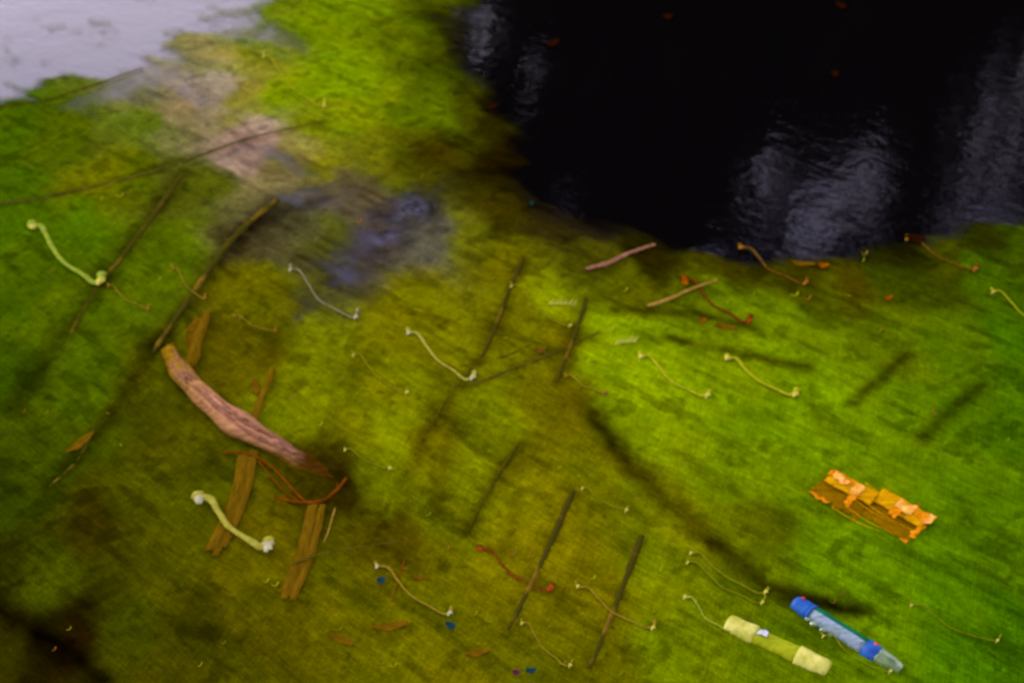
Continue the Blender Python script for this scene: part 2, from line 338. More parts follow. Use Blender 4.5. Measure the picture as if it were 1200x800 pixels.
df = N.new('ShaderNodeBsdfDiffuse'); L.new(vm.outputs[0], df.inputs['Color'])
bp = N.new('ShaderNodeBump'); bp.inputs['Strength'].default_value = .5; bp.inputs['Distance'].default_value = .004
L.new(ma('ADD', grain, streak), bp.inputs['Height']); L.new(bp.outputs['Normal'], df.inputs['Normal'])
tr = N.new('ShaderNodeBsdfTransparent'); mxs = N.new('ShaderNodeMixShader')
an = ma('ADD', ma('ADD', ma('MULTIPLY', streak, .4), ma('MULTIPLY', cross, .3)), ma('MULTIPLY', grain, .3))
al = ma('MULTIPLY_ADD', ma('SUBTRACT', vc.outputs['Fac'], an), 1.5, .5)      # cover against noise -> ragged, speckled rims
al = ma('MAXIMUM', al, ma('MULTIPLY', ma('SUBTRACT', vc.outputs['Fac'], .75), 4), clamp=True)
L.new(al, mxs.inputs[0]); L.new(tr.outputs[0], mxs.inputs[1]); L.new(df.outputs[0], mxs.inputs[2])
L.new(mxs.outputs[0], N['Material Output'].inputs['Surface'])
me.materials.append(m)
algae = bpy.data.objects.new('algae_mat', me); col.objects.link(algae)
tag(algae, 'sheet of green and olive algae floating across the pond', 'algae', kind='stuff')

# water
m, N, L, b = newmat('dark_pond_water')
b.inputs['Base Color'].default_value = (.0012, .0010, .0008, 1); b.inputs['Roughness'].default_value = .05; b.inputs['IOR'].default_value = 1.35
tc = N.new('ShaderNodeTexCoord'); mp = N.new('ShaderNodeMapping'); mp.vector_type = 'TEXTURE'
mp.inputs['Rotation'].default_value = (0, 0, math.atan2(DR.y, DR.x)); mp.inputs['Scale'].default_value = (2.5, 1, 1)
L.new(tc.outputs['Object'], mp.inputs['Vector'])
h = ma('ADD', nz(26, 4, mp.outputs['Vector']), ma('MULTIPLY', nz(7, 3, tc.outputs['Object']), 2.0))
bp = N.new('ShaderNodeBump'); bp.inputs['Strength'].default_value = .2; bp.inputs['Distance'].default_value = .004
L.new(h, bp.inputs['Height']); L.new(bp.outputs['Normal'], b.inputs['Normal'])
def rim(k):  # pond outline
    a = 2 * math.pi * k / 72; r = 1 + .06 * math.sin(3 * a + 1) + .04 * math.sin(5 * a)
    return Vector((17 * r * math.cos(a), 6.2 + 6.1 * r * math.sin(a), 0))
ring = [rim(k) for k in range(72)]
tag(mesh_obj('pond_water', [(p.x * 1.03, 6.2 + (p.y - 6.2) * 1.03, 0) for p in ring], [tuple(range(72))], m, smooth=False), kind='structure')
V, F = [], []
rad = [(1.0, -.06), (1.02, .02), (1.06, .10), (1.2, .3), (1.6, .6), (4, 1.2), (14, 2), (60, 3)]
for s, z in rad:
    for k, p in enumerate(ring):
        V.append((p.x * s, 6.2 + (p.y - 6.2) * s * (1 if s < 4 else 2.5), z + (.04 * mnoise.noise(p * 1.3) if s < 2 else 0)))
for i in range(len(rad) - 1):
    for k in range(72): a = i * 72 + k; b2 = i * 72 + (k + 1) % 72; F.append((a, b2, b2 + 72, a + 72))
tag(mesh_obj('ground', V, F, M['bank_soil'], smooth=True), kind='structure')

# ------------------------------------------------------------------ trees on the far bank (seen mirrored in the open water)
m, N, L, b = newmat('dark_leaves'); M['leaf'] = m
oi = N.new('ShaderNodeTexNoise'); oi.inputs['Scale'].default_value = 1.3; rr = N.new('ShaderNodeValToRGB')
rr.color_ramp.elements[0].color = (.006, .008, .003, 1); rr.color_ramp.elements[1].color = (.026, .020, .008, 1); rr.color_ramp.elements[0].position = .35; rr.color_ramp.elements[1].position = .7
L.new(oi.outputs['Fac'], rr.inputs['Fac']); L.new(rr.outputs['Color'], b.inputs['Base Color']); b.inputs['Roughness'].default_value = .8; b.inputs['Specular IOR Level'].default_value = .1
def bough(px, py, rx, ry):      # an opening between the boughs, as direction from the pond: (x / y, (z + 2) / y)
    f = lambda a, b_: ((lambda dx, dy: (dx / (CP + dy * SP), (SP - dy * CP) / (CP + dy * SP)))((a - 600) / 1200 * .72, (400 - b_) / 800 * .48))
    c_, e1, e2 = f(px, py), f(px + rx, py), f(px, py + ry); return c_[0], c_[1], abs(e1[0] - c_[0]), abs(e2[1] - c_[1])
openings = [bough(*q_) for q_ in [(578,52,48,42),(618,88,30,30),(590,110,20,30),(840,178,55,26),(900,205,70,36),(975,240,80,42),(1010,205,30,30),(930,275,70,30),(1095,120,24,58),(1135,135,50,52),(1165,195,62,52),(1190,235,50,35),(1085,190,18,40),(485,240,70,60)]]
def leaves(n, sampler, size):
    P = np.array([sampler() for _ in range(n)])
    a_ = P[:, 0] / P[:, 1]; b_ = (P[:, 2] + CAM_H) / P[:, 1]; r_ = np.full(n, 9.0)
    for (cx, cz, rx, rz) in openings: r_ = np.minimum(r_, np.hypot((a_ - cx) / rx, (b_ - cz) / rz))
    k_ = np.array([mnoise.noise(Vector(p) * 3.6) + .6 * mnoise.noise(Vector(p) * 9) for p in P])
    P = P[(r_ + 1.5 * k_ > .80) | ((rng.rand(n) < .04) & (r_ > .2))]; n = len(P)
    P = P.reshape(-1, 3); A = rng.normal(size=(n, 3)); A /= np.linalg.norm(A, axis=1)[:, None]
    B = np.cross(A, rng.normal(size=(n, 3))); B /= np.linalg.norm(B, axis=1)[:, None]
    s = size * (.6 + .8 * rng.rand(n))[:, None]
    V = np.stack([P - A * s, P + B * s * .42, P + A * s, P - B * s * .42], 1).reshape(-1, 3)
    return V, [(4*i, 4*i+1, 4*i+2, 4*i+3) for i in range(n)]
def leafmesh(name, V, F, parent):
    off = np.array(parent.location); me = bpy.data.meshes.new(name); me.from_pydata((V - off).tolist(), [], F); me.materials.append(M['leaf'])
    o = bpy.data.objects.new(name, me); col.objects.link(o); o.parent = parent; return o
def clumped(blobs, clump=.35, nc=40):
    cs = []
    for (c, r, k) in blobs:
        for _ in range(int(nc * k)):
            d = rng.normal(size=3); d /= np.linalg.norm(d); cs.append(np.array(c) + d * np.array(r) * rng.rand() ** .45)
    cs = np.array(cs)
    return lambda: cs[rng.randint(len(cs))] + rng.normal(size=3) * clump * .55
def tree(name, label, x, y, h, r, blobs, nleaf, size, limbs=9, lean=0, clump=.35, cat='tree'):
    t = empty(name, (x, y, .25)); tag(t, label, cat, 'trees and shrubs on the far bank')
    path = spline([(x, y, .1), (x + lean * .3, y, h * .35), (x + lean * .6, y + .1, h * .7), (x + lean, y, h)], 8)
    mesh_obj('trunk', *tube(path, lambda q: r * (1.25 - q) + .02, 10, rough=.15), M['far_bark'], t)
    parts = []
    for k in range(limbs):
        f = .3 + .65 * k / limbs; p = path[int(f * (len(path) - 1))]; c, rr_, _ = blobs[k % len(blobs)]
        e = Vector(c) + Vector(rng.normal(size=3) * np.array(rr_) * .5)
        mid_ = (p + e) / 2 + Vector((0, 0, -.25))
        pa = spline([p, mid_, e], 6); parts.append(tube(pa, lambda q: r * .32 * (1.1 - q) + .008, 6, rough=.2, seed=k))
    mesh_obj('limbs', *join(*parts), M['far_bark'], t)
    V, F = leaves(nleaf, clumped(blobs, clump), size); leafmesh('crown', V, F, t)
tree('dark_tree', 'tall dense dark tree on the far bank nearest the middle of the pond', 1.15, 13.6, 9.5, .2,
     [((1.35, 13.6, 5.6), (1.0, 1.0, 2.0), 1.8), ((1.0, 13.6, 8.2), (1.2, 1.2, 1.8), 1), ((1.5, 13.8, 3.6), (1.0, 1, 1.6), 1.4), ((-.1, 13.6, 5.9), (1.0, 1.0, 1.2), 1.2), ((-.35, 13.6, 5.9), (.7, .9, 1.4), .9), ((.1, 13.4, 4.4), (.6, .6, .6), .75)], 30000, .13, clump=.26)
tree('dark_tree', 'tall thick trunked tree with sparse lower boughs on the far bank to the right', 4.42, 14.0, 12, .24,
     [((4.5, 14, 9), (2.8, 2, 1.9), 2.2), ((2.8, 14, 6.2), (1.4, .8, 1.2), 1.15), ((5.7, 14, 5.6), (1.2, .7, 1.3), .95), ((3.2, 14, 4.9), (1.5, .8, .5), .6), ((4.4, 14, 5.5), (.3, .4, 1.6), .4), ((6.5, 14, 5), (.6, .6, 1.5), .2)], 30000, .085, 14, lean=.15, clump=.34)
tree('dark_tree', 'leaning tree at the right hand end of the far bank', 7.6, 13.2, 9, .2,
     [((7.8, 13.2, 6), (1.9, 1.6, 2.4), 2), ((6.9, 13.2, 3.2), (1.5, 1, 1.4), 1)], 9000, .13, lean=.4)
for i, (x, y, hh, wd, n, lb) in enumerate([
    (-.9, 13.0, 3.95, 1.3, 12000, 'low dark shrub on the far bank beside the bright open sky'),
    (.75, 13.0, 4.1, 1.3, 14000, 'dark rounded shrub at the left end of the far thicket'), (2.3, 12.9, 5.2, 1.3, 19000, 'dark bushy shrub left of the thick trunk on the far bank'),
    (3.15, 13.2, 5.0, .9, 12000, 'narrow dark shrub between the two larger shrubs of the far thicket'),
    (3.9, 13.0, 5.1, 1.1, 19000, 'dark shrub in front of the thick trunk on the far bank'), (5.4, 12.9, 4.2, 1.3, 14000, 'dark shrub right of the thick trunk on the far bank'), (6.9, 12.8, 4.7, 1.4, 14000, 'dark shrub at the right end of the far thicket')]):
    tree('bank_shrub', lb, x, y, hh * .75, .07, [((x, y, hh * .52), (wd, 1.1, hh * .44), 1.6)], n, .15, 5, clump=.25, cat='shrub')

# ------------------------------------------------------------------ driftwood, reeds and stems
def rise(pts, z): return [at(px, py) + Vector((0, 0, z)) for (px, py) in pts]
def stem(name, label, cat, pts, wpx, m, z=.0062, flat=.6, taper=.5, rough=.5, seed=0, group=None, sides=8):
    P = spline(rise(pts, z), 10); r = wpx * .5 * pxs(P[len(P)//2].y)
    o = mesh_obj(name, *tube(P, lambda t: r * (1 - taper * t) * (.55 + .45 * math.sin(math.pi * min(1, t * 6 + .15) / 2 if t < .15 else math.pi / 2)), sides, flat, rough, seed), m)
    return tag(o, label, cat, group)

log = empty('driftwood', at(275, 475)); tag(log, 'thick pinkish brown driftwood limb lying in olive algae, left of centre', 'driftwood')
P = spline([at(198,408,.012), at(212,436,.02), at(245,470,.026), at(285,500,.024), at(330,526,.016), at(362,545,.006), at(400,568,-.006)], 12)
r0 = 13 * pxs(at(275,475).y)
def lr(t): return r0 * (.72 + .33 * min(1, t * 5)) * (1 - .75 * max(0, t - .55) ** 1.2 / .45 ** .2 * 1.6) * (1 + .10 * math.sin(t * 17) + .07 * math.sin(t * 41 + 1))
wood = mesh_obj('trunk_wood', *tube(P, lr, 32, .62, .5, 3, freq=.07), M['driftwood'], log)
ca_ = wood.data.color_attributes.new('wood_tone', 'FLOAT_COLOR', 'POINT')    # tan bark, bare pink heartwood with a painted pale highlight, rotten dark end
for i in range(len(wood.data.vertices)):
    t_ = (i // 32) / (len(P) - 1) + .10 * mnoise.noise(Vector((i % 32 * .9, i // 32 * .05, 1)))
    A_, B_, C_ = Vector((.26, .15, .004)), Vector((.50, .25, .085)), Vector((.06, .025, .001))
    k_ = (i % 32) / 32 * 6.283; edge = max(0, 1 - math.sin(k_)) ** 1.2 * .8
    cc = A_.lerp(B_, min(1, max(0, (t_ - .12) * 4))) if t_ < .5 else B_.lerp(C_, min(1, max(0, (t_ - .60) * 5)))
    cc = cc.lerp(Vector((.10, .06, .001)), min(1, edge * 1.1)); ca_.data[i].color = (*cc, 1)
mesh_obj('side_branch', *tube(spline([at(222,430,.018), at(232,400,.02), at(243,366,.012)], 8), lambda t: r0 * .62 * (1 - .4 * t), 12, .6, .6, 5), M['tan_reed'], log)
mesh_obj('side_branch', *tube(spline([at(292,500,.016), at(306,470,.02), at(320,432,.012)], 8), lambda t: r0 * .5 * (1 - .45 * t), 12, .6, .7, 9), M['tan_reed'], log)
parts = []
for k in range(26):   # bark strips lifted along the upper side
    t0 = .05 + .7 * rng.rand(); i = int(t0 * (len(P) - 9)); seg = [P[i + j] + Vector(((rng.rand() - .5) * .004, (rng.rand() - .5) * .004, 0)) for j in (0, 3, 6, 8)]
    d = (P[i + 4] - P[i]).normalized(); sdv = Vector((-d.y, d.x, 0)); off = (rng.rand() - .5) * 1.5
    lift = .7 * lr(t0) * math.sqrt(max(.05, 1 - off * off * .8))
    seg = [s + sdv * off * lr(t0) * .8 + Vector((0, 0, lift)) for s in seg]
    parts.append(tube(spline(seg, 3), .0022 + .002 * rng.rand(), 5, .7, .6, k))
mesh_obj('bark_strips', *join(*parts), M['pink_stick'], log)['kind'] = 'stuff'

def reed(label, pts, wpx, m, seed):
    P = spline(rise(pts, .010), 10); r = wpx * .5 * pxs(P[len(P)//2].y)
    t = empty('flat_reed', P[len(P)//2]); t.location.z = 0; tag(t, label, 'reed')
    for k in range(4):   # parallel blades of the folded leaf
        o = (k - 1.5) / 2
        Q = []
        for i, p in enumerate(P):
            d = (P[min(i+1, len(P)-1)] - P[max(i-1, 0)]).normalized(); Q.append(p + Vector((-d.y, d.x, 0)) * o * r * .75 + Vector((0, 0, .0015 * (k % 2))))
        c = int(len(Q) * .06 * rng.rand() * (k % 3)); Q = Q[c:len(Q) - int(4 * rng.rand())]
        mesh_obj('blade', *tube(Q, lambda q: r * .36 * (1 - .15 * q), 8, .25, .35, seed + k), m, t)
reed('wide tan reed strip left of the pair below the driftwood, crossed by a white stalk', [(292,532),(285,570),(274,605),(250,655)], 26, M['tan_reed'], 1)
reed('wide tan reed strip right of the pair below the driftwood', [(372,596),(362,640),(350,675),(334,710)], 26, M['tan_reed'], 11)
stem('curved_stem', 'long dark curved stem with tan flecks running down to the tip of the driftwood', 'stem', [(325,236),(285,270),(255,305),(228,345),(202,382),(180,415)], 10, M['lit_stem'], seed=1)
stem('curved_stem', 'long dark stem passing under the tip of the thick lime stalk at the left', 'stem', [(215,205),(175,262),(142,305),(110,345),(82,395)], 9, M['lit_stem'], z=.004, seed=2)
stem('curved_stem', 'faint dark stem in the algae at the lower left, bent towards the frame edge', 'stem', [(110,505),(92,540),(58,572)], 7, M['lit_stem'], z=.004, seed=3)
stem('long_twig', 'long olive brown twig reaching in from the left edge towards the pinkish patch', 'twig', [(-20,243),(40,236),(110,221),(180,203),(240,182),(300,162),(382,144)], 5.5, M['gold_twig'], seed=4, taper=.6)
stem('long_twig', 'thin dark twig along the rim of the sky reflection, upper left', 'twig', [(-10,128),(55,120),(110,102),(168,82)], 3.5, M['dark_stem'], seed=5)
stem('reed_stem', 'long thin brown stem leaning up the middle of the pond, topped with a tan bud', 'stem', [(613,306),(598,338),(582,382),(565,420)], 6, M['lit_stem'], seed=6)
stem('reed_stem', 'thin dark stem continuing down to the left of the cream stalk', 'stem', [(560,425),(528,465),(500,510),(472,565)], 4, M['dark_stem'], z=.005, seed=7)
stem('reed_stem', 'short brown green stem between the cream stalk and the two yellow trails', 'stem', [(687,352),(677,385),(666,415),(652,450)], 6.5, M['lit_stem'], seed=8)
stem('reed_stem', 'thick dark stem with a tan middle, crossed by the rust coloured trail', 'stem', [(672,578),(652,622),(632,668),(612,708),(596,740)], 9.5, M['lit_stem'], seed=9)
stem('reed_stem', 'thick dark stem with a tan middle, left of the cream ended tube', 'stem', [(752,630),(736,672),(722,710),(706,750),(690,786)], 10, M['lit_stem'], seed=21)
stem('reed_stem', 'thin dark stem above the rust coloured trail', 'stem', [(608,522),(586,555),(566,590),(548,626)], 4.5, M['dark_stem'], z=.006, seed=11)
stem('thin_twig', 'dark thin twig slanting below the feathery seed heads', 'twig', [(548,456),(600,435),(645,417),(702,392)], 4, M['gold_twig'], z=.006, seed=12)
stem('thin_twig', 'dark thin twig rising to the right just above the cream stalk', 'twig', [(540,432),(590,420),(640,398),(672,392)], 3.2, M['dark_stem'], z=.005, seed=13)
stem('thin_twig', 'very thin upright orange twig crossing the stalk near the blue scrap', 'twig', [(475,656),(468,680),(459,708)], 2.2, M['red_twig'], seed=14)
stem('thin_twig', 'thin pale twig crossing the right tan reed strip', 'twig', [(340,668),(372,657),(405,650),(470,640)], 2.6, M['gold_twig'], z=.016, seed=15)
stem('thin_twig', 'thin tan twig standing off the right tan reed strip', 'twig', [(393,600),(386,625),(380,640)], 2.2, M['pale_stick'], z=.012, seed=16)
stem('submerged_branch', 'long dark branch sunk in the algae curving down towards the blue capped bottle', 'branch', [(692,478),(712,520),(755,568),(805,608),(850,650),(885,676)], 9, M['dark_stem'], z=-.001, flat=.7, taper=.35, seed=17)
stem('submerged_branch', 'dark end of a sunken branch just above the blue capped bottle', 'branch', [(858,662),(905,690),(960,708),(1005,716)], 10, M['dark_stem'], z=-.001, flat=.7, taper=.7, seed=18)
stem('submerged_branch', 'dark straight sunken branch right of the two yellow trails, the left of its pair', 'branch', [(1063,418),(1034,446),(998,475)], 8, M['dark_stem'], z=-.001, taper=.2, seed=19)
stem('submerged_branch', 'dark straight sunken branch near the right edge, the right of its pair', 'branch', [(1148,454),(1115,485),(1080,516)], 8, M['dark_stem'], z=-.001, taper=.2, seed=20)
stem('submerged_branch', 'dark sunken branch lying right of the yellow stalk beside the open water', 'branch', [(785,400),(850,414),(905,426),(948,433)], 7, M['dark_stem'], z=-.001, seed=22)
stem('submerged_branch', 'short dark sunken stick below the pale tan stick', 'branch', [(722,366),(790,370),(850,374),(886,388)], 5, M['dark_stem'], z=0, seed=23)
stem('submerged_branch', 'dark sunken twig at the lower end of the driftwood', 'branch', [(430,592),(470,618),(500,652),(560,690)], 5, M['dark_stem'], z=-.001, seed=24)
stem('floating_stick', 'straight pinkish stick lying across the rim of the dark open water', 'stick', [(687,319),(712,312),(738,300),(767,290)], 6.5, M['pink_stick'], z=.010, taper=.3, rough=.6, seed=25)
stem('floating_stick', 'straight pale tan stick pointing right, below the red stalk', 'stick', [(759,364),(782,356),(812,343),(840,333)], 6, M['pale_stick'], z=.014, taper=.6, rough=.6, seed=26)
rt = empty('forked_twig', at(370, 586)); tag(rt, 'forked orange red twig under the lower end of the driftwood', 'twig')
mesh_obj('shoot', *tube(spline([at(322,583,.006), at(350,588,.012), at(378,586,.012), at(396,572,.010), at(406,560,.008)], 8), .0034, 8, .7, .5, 4), M['red_twig'], rt)
mesh_obj('shoot', *tube(spline([at(262,530,.010), at(290,531,.014), at(320,548,.012), at(360,588,.012), at(388,582,.008)], 8), .0026, 8, .7, .5, 6), M['red_twig'], rt)
mesh_obj('shoot', *tube(spline([at(303,540,.012), at(330,572,.012), at(352,588,.012)], 8), .0016, 6, .7, .5, 8), M['red_twig'], rt)

# ------------------------------------------------------------------ solid strands shaped as blurred light trails of floating bits
TEMPL = [(-.03, -.10), (0, 0), (.13, .03), (.27, .32), (.45, .64), (.70, .86), (.90, 1.03), (1, 1), (1.03, .86)]
def knob(p, r, seed):
    V, F = [], []; n, m_ = 8, 6
    for i in range(m_ + 1):
        th = math.pi * i / m_
        for k in range(n):
            a = 2 * math.pi * k / n; d = Vector((math.sin(th) * math.cos(a), math.sin(th) * math.sin(a), math.cos(th)))
            q = r * (1 + .5 * mnoise.noise(d * 1.5 + Vector((seed * 3.3, 0, 0)))); V.append(p + Vector((d.x * q * 1.25, d.y * q, d.z * q * .6)))
    for i in range(m_):
        for k in range(n): a = i*n + k; b_ = i*n + (k+1) % n; F.append((a, b_, b_ + n, a + n))
    return V, F
def trail(label, a, b, wpx, m, km, seed, z=.010, kn=1.0, group=None, tint=1):
    pts = [(a[0] + (b[0] - a[0]) * u + rng.normal() * .8, a[1] + (b[1] - a[1]) * v_ + rng.normal() * .6) for u, v_ in TEMPL]
    P = spline(rise(pts, z), 7); c = at(*a); e = at(*b); mid = (c + e) / 2
    t = empty('bent_trail', mid); tag(t, label, 'trail', group)
    r = (wpx * 1.12 + .3) * .5 * pxs(mid.y)
    mesh_obj('stem', *tube(P, lambda q: r * (.75 + .25 * math.cos(q * 6.28)) , 8, .45, .4, seed), m, t)
    k_ = 1.8 + wpx * .42 * kn
    def hook(p, dx, dy, f=1.0, sd=0): 
        e_ = at(p[0] + dx * k_, p[1] + dy * k_, z + .002); s0 = at(*p) + Vector((0, 0, z)); m1 = (s0 + e_) / 2 + Vector((0, 0, .001))
        return tube(spline([s0, m1, e_], 4), lambda q: (r * .95 + .0005) * f * (1.1 - .75 * q), 7, .6, .7, sd)
    mesh_obj('tip', *join(hook(a, -.7, -.35, 1, seed), hook(a, .1, -.9, .5, seed + 1)), km, t)
    mesh_obj('tip', *join(hook(b, .8, -.7, 1, seed + 3), hook(b, -.6, .1, .8, seed + 5)), km, t)
S, K = SM, SM
trail('thick pale lime stalk at the left edge, bent like an S, with whitish tips', (40,270), (118,333), 9, S['lime'], S['knob_yellow'], 1, z=.012)
trail('thick white stalk crossing the left tan reed strip', (236,591), (314,646), 12, S['cream'], S['knob_white'], 2, z=.020, kn=.4)
trail('cream stalk in the centre with white tips', (480,393), (554,445), 4.5, S['cream'], S['knob_white'], 3)
trail('bright yellow stalk, left of the pair right of centre', (752,421), (829,466), 5, S['yellow'], S['knob_yellow'], 4)
trail('bright yellow stalk, right of the pair right of centre', (853,423), (932,465), 6, S['yellow'], S['knob_yellow'], 5)
trail('thin greyish stalk beside the purple reflection', (341,319), (417,374), 2.5, S['lilac'], S['knob_white'], 6)
trail('thin pale stalk in the bright green top left of the pond', (310,69), (380,126), 2.2, S['yellow'], S['knob_yellow'], 7)
trail('thin tan stalk between the two small blue scraps at the bottom', (443,667), (527,721), 4, S['tan'], S['knob_white'], 8)
trail('thin tan stalk running under the dark stem left of the cream ended tube', (678,690), (765,738), 3, S['tan'], S['knob_yellow'], 9)
trail('thin olive stalk, upper of the pair above the cream ended tube', (810,651), (897,696), 2.6, S['olive'], S['knob_yellow'], 10)
trail('thin olive stalk, lower of the pair above the cream ended tube', (806,662), (893,708), 1.8, S['olive'], S['knob_yellow'], 12)
trail('orange brown stalk starting on the rim of the dark open water', (869,293), (944,334), 4.5, S['orange'], S['knob_orange'], 13)
trail('orange brown stalk at the upper right beside the open water rim', (1064,283), (1143,318), 4.5, S['orange'], S['knob_orange'], 14)
trail('dull red stalk curving behind the pale tan stick', (802,331), (878,379), 5, S['red'], S['knob_red'], 15)
trail('wide rust coloured trail with orange red ends crossing a dark stem', (563,646), (645,692), 8, S['rust'], S['knob_red'], 16, z=.006, kn=1.2)
trail('thin olive stalk left below the cream stalk', (415,419), (477,462), 2.0, S['olive'], S['knob_yellow'], 17)
trail('thin yellow green stalk touching the right edge of the picture', (1164,345), (1238,386), 2.4, S['yellow'], S['knob_yellow'], 18)
trail('thin pale stalk running into the cream ended tube', (803,703), (858,742), 3, S['lime'], S['knob_yellow'], 19)
trail('very thin olive stalk below the blue capped bottle', (965,748), (1043,789), 1.8, S['olive'], S['knob_yellow'], 20)
trail('very thin tan stalk right of the thick lime stalk', (128,338), (174,364), 1.6, S['tan'], S['knob_orange'], 22)
trail('very thin tan stalk left of the driftwood side branch', (203,318), (240,352), 1.8, S['tan'], S['knob_orange'], 23)
trail('very thin olive stalk right of the driftwood end', (405,530), (457,551), 1.8, S['olive'], S['knob_yellow'], 24)
trail('very thin olive stalk above the thick dark stem in the lower middle', (683,575), (734,600), 1.8, S['olive'], S['knob_yellow'], 25)
trail('very thin tan stalk in the bottom middle under the rust trail', (612,733), (668,782), 1.8, S['tan'], S['knob_yellow'], 26)
trail('faint golden stalk right of the short brown green stem', (665,443), (708,463), 3.2, S['olive'], S['knob_orange'], 27)
trail('very thin lime stalk near the lower right corner', (1068,712), (1168,753), 1.4, S['olive'], S['knob_yellow'], 28)
trail('very thin tan stalk between the driftwood and the greyish stalk', (275,373), (323,390), 1.5, S['tan'], S['knob_orange'], 29)
trail('thin olive stalk crossing the long stem in the middle', (600,338), (668,384), 1.5, S['olive'], S['knob_yellow'], 30)

# feathery seed heads
def seedhead(label, a, b, n, m):
    A, B = at(*a), at(*b); t = empty('seed_head', (A + B) / 2); tag(t, label, 'seed head')
    mesh_obj('stem', *tube(spline([A + Vector((0, 0, .01)), (A + B) / 2 + Vector((0, 0, .012)), B + Vector((0, 0, .01))], 5), .0011, 6), m, t)
    for k in range(n):
        p = A.lerp(B, (k + .3) / n) + Vector((0, 0, .011)); q_ = p + Vector((.012, .022, .004)) * (.8 + .4 * rng.rand())
        mesh_obj('barb', *tube([p, (p + q_) / 2 + Vector((.002, -.001, .001)), q_], lambda t_: .0017 * (1.1 - t_), 5), m, t)
seedhead('small feathery yellow seed head right of the long thin brown stem', (643,360), (675,361), 6, S['knob_yellow'])
seedhead('small feathery yellow seed head above the left yellow stalk', (720,407), (746,404), 6, S['knob_yellow'])

# leaves and small scraps
def leaf_scrap(name, label, cat, px, py, w, h, ang, m, group=None, z=.012):
    c = at(px, py); s = pxs(c.y); V, F = [], []; n, m_ = 6, 4; a0 = R(ang)
    ex = at(px + math.cos(a0) * w / 2, py + math.sin(a0) * w / 2) - c; ey = at(px - math.sin(a0) * h / 2, py + math.cos(a0) * h / 2) - c
    for s_ in (1, 0):
        for i in range(n + 1):
            for j in range(m_ + 1):
                u = i / n * 2 - 1; v_ = (j / m_ * 2 - 1) * math.sqrt(max(.04, 1 - abs(u) ** 1.7))
                r = 1 + .25 * mnoise.noise(Vector((px + u * 2, py + v_ * 2, 0)))
                V.append(c + ex * u * r + ey * v_ * r + Vector((0, 0, z + .0012 * s_ + .004 * u * u + .005 * abs(v_) * h * s + .003 * mnoise.noise(Vector((u * 2, v_ * 2, px))))))
    K_ = (n + 1) * (m_ + 1)
    for i in range(n):
        for j in range(m_): a = i * (m_ + 1) + j; F.append((a, a + m_ + 1, a + m_ + 2, a + 1)); F.append((K_ + a + 1, K_ + a + m_ + 2, K_ + a + m_ + 1, K_ + a))
    o = mesh_obj(name, V, F, m); tag(o, label, cat, group); return o
rl = mat('orange_leaf', (.28, .07, .0005), (.12, .025, .0005), 80, .8, .1); bl = mat('brown_leaf', (.016, .004, .0003), (.008, .002, .0002), 80, .8, .1)
sb = mat('blue_scrap', (.006, .035, .045), (.006, .03, .015), 80, .6, .2); st_ = mat('teal_scrap', (.004, .045, .03), None, 80, .6, .2); pk = mat('magenta_scrap', (.10, .015, .03), None, 80, .6, .2)
leaf_scrap('fallen_leaf', 'orange leaf on the brown rim just below the dark open water', 'leaf', 964, 316, 13, 5, 5, rl)
leaf_scrap('fallen_leaf', 'small orange leaf below the orange rim leaf, on green algae', 'leaf', 1040, 354, 10, 4, -5, rl)
leaf_scrap('fallen_leaf', 'brown red leaf at the start of the orange brown stalk by the right rim', 'leaf', 1072, 284, 24, 9, 10, bl)
leaf_scrap('fallen_leaf', 'dark red leaf left of the pale tan stick top', 'leaf', 802, 334, 12, 7, 60, rl)
leaf_scrap('fallen_leaf', 'dull orange leaf under the two short sunken branches', 'leaf', 823, 380, 9, 4, 0, rl)
leaf_scrap('fallen_leaf', 'golden leaf lying on the thin twig in the middle', 'leaf', 633, 415, 13, 6, -10, SM['orange'])
leaf_scrap('fallen_leaf', 'small red leaf on the black water at the top', 'leaf', 782, 21, 12, 6, 0, bl, z=.004)
leaf_scrap('fallen_leaf', 'brown red leaf in the brown fringe above the pinkish stick', 'leaf', 575, 130, 16, 5, -15, bl)
leaf_scrap('fallen_leaf', 'small brown leaf floating in dark water near the top centre', 'leaf', 648, 52, 16, 7, -20, bl, z=.004)
leaf_scrap('fallen_leaf', 'tiny brown leaf in the black water of the upper right', 'leaf', 985, 8, 14, 6, 20, bl, z=.004)
leaf_scrap('fallen_leaf', 'tiny pinkish leaf in black water left of the right sky gap', 'leaf', 978, 88, 9, 8, 20, bl, z=.004)
tl = mat('tan_leaf', (.16, .085, .001), (.08, .05, .001), 50, .9, .0, alpha=.75)
for k_, (px, py, w_, h_, a_, lb) in enumerate([(458, 737, 46, 10, -8, 'torn tan leaf lying below the blue scraps, nearest the bottom middle'), (400, 752, 34, 8, 22, 'dull tan leaf lying near the bottom edge, left of the blue scraps'),
        (560, 768, 30, 9, -12, 'tan leaf with a pale tip on the bottom edge left of the magenta scrap'), (492, 680, 22, 5, 4, 'small tan leaf just right of the thin upright orange twig'),
        (95, 522, 40, 9, -35, 'rust brown leaf in dark algae at the lower left'), (300, 456, 20, 12, 75, 'tan leaf standing against the driftwood side branch'), (228, 395, 18, 44, 14, 'frayed tan leaf at the upper tip of the driftwood'),
        (940, 312, 30, 5, 6, 'reddish brown leaf in the fringe under the open water'), (850, 386, 26, 6, 8, 'brown leaf beside the short dark sunken stick')]):
    leaf_scrap('fallen_leaf', lb, 'leaf', px, py, w_, h_, a_, tl, z=.0075)
leaf_scrap('plastic_scrap', 'small blue scrap left of the thin upright orange twig', 'scrap', 447, 685, 10, 7, 0, sb)
leaf_scrap('plastic_scrap', 'small blue scrap right below the tan stalk in the bottom middle', 'scrap', 528, 738, 12, 8, 10, sb)
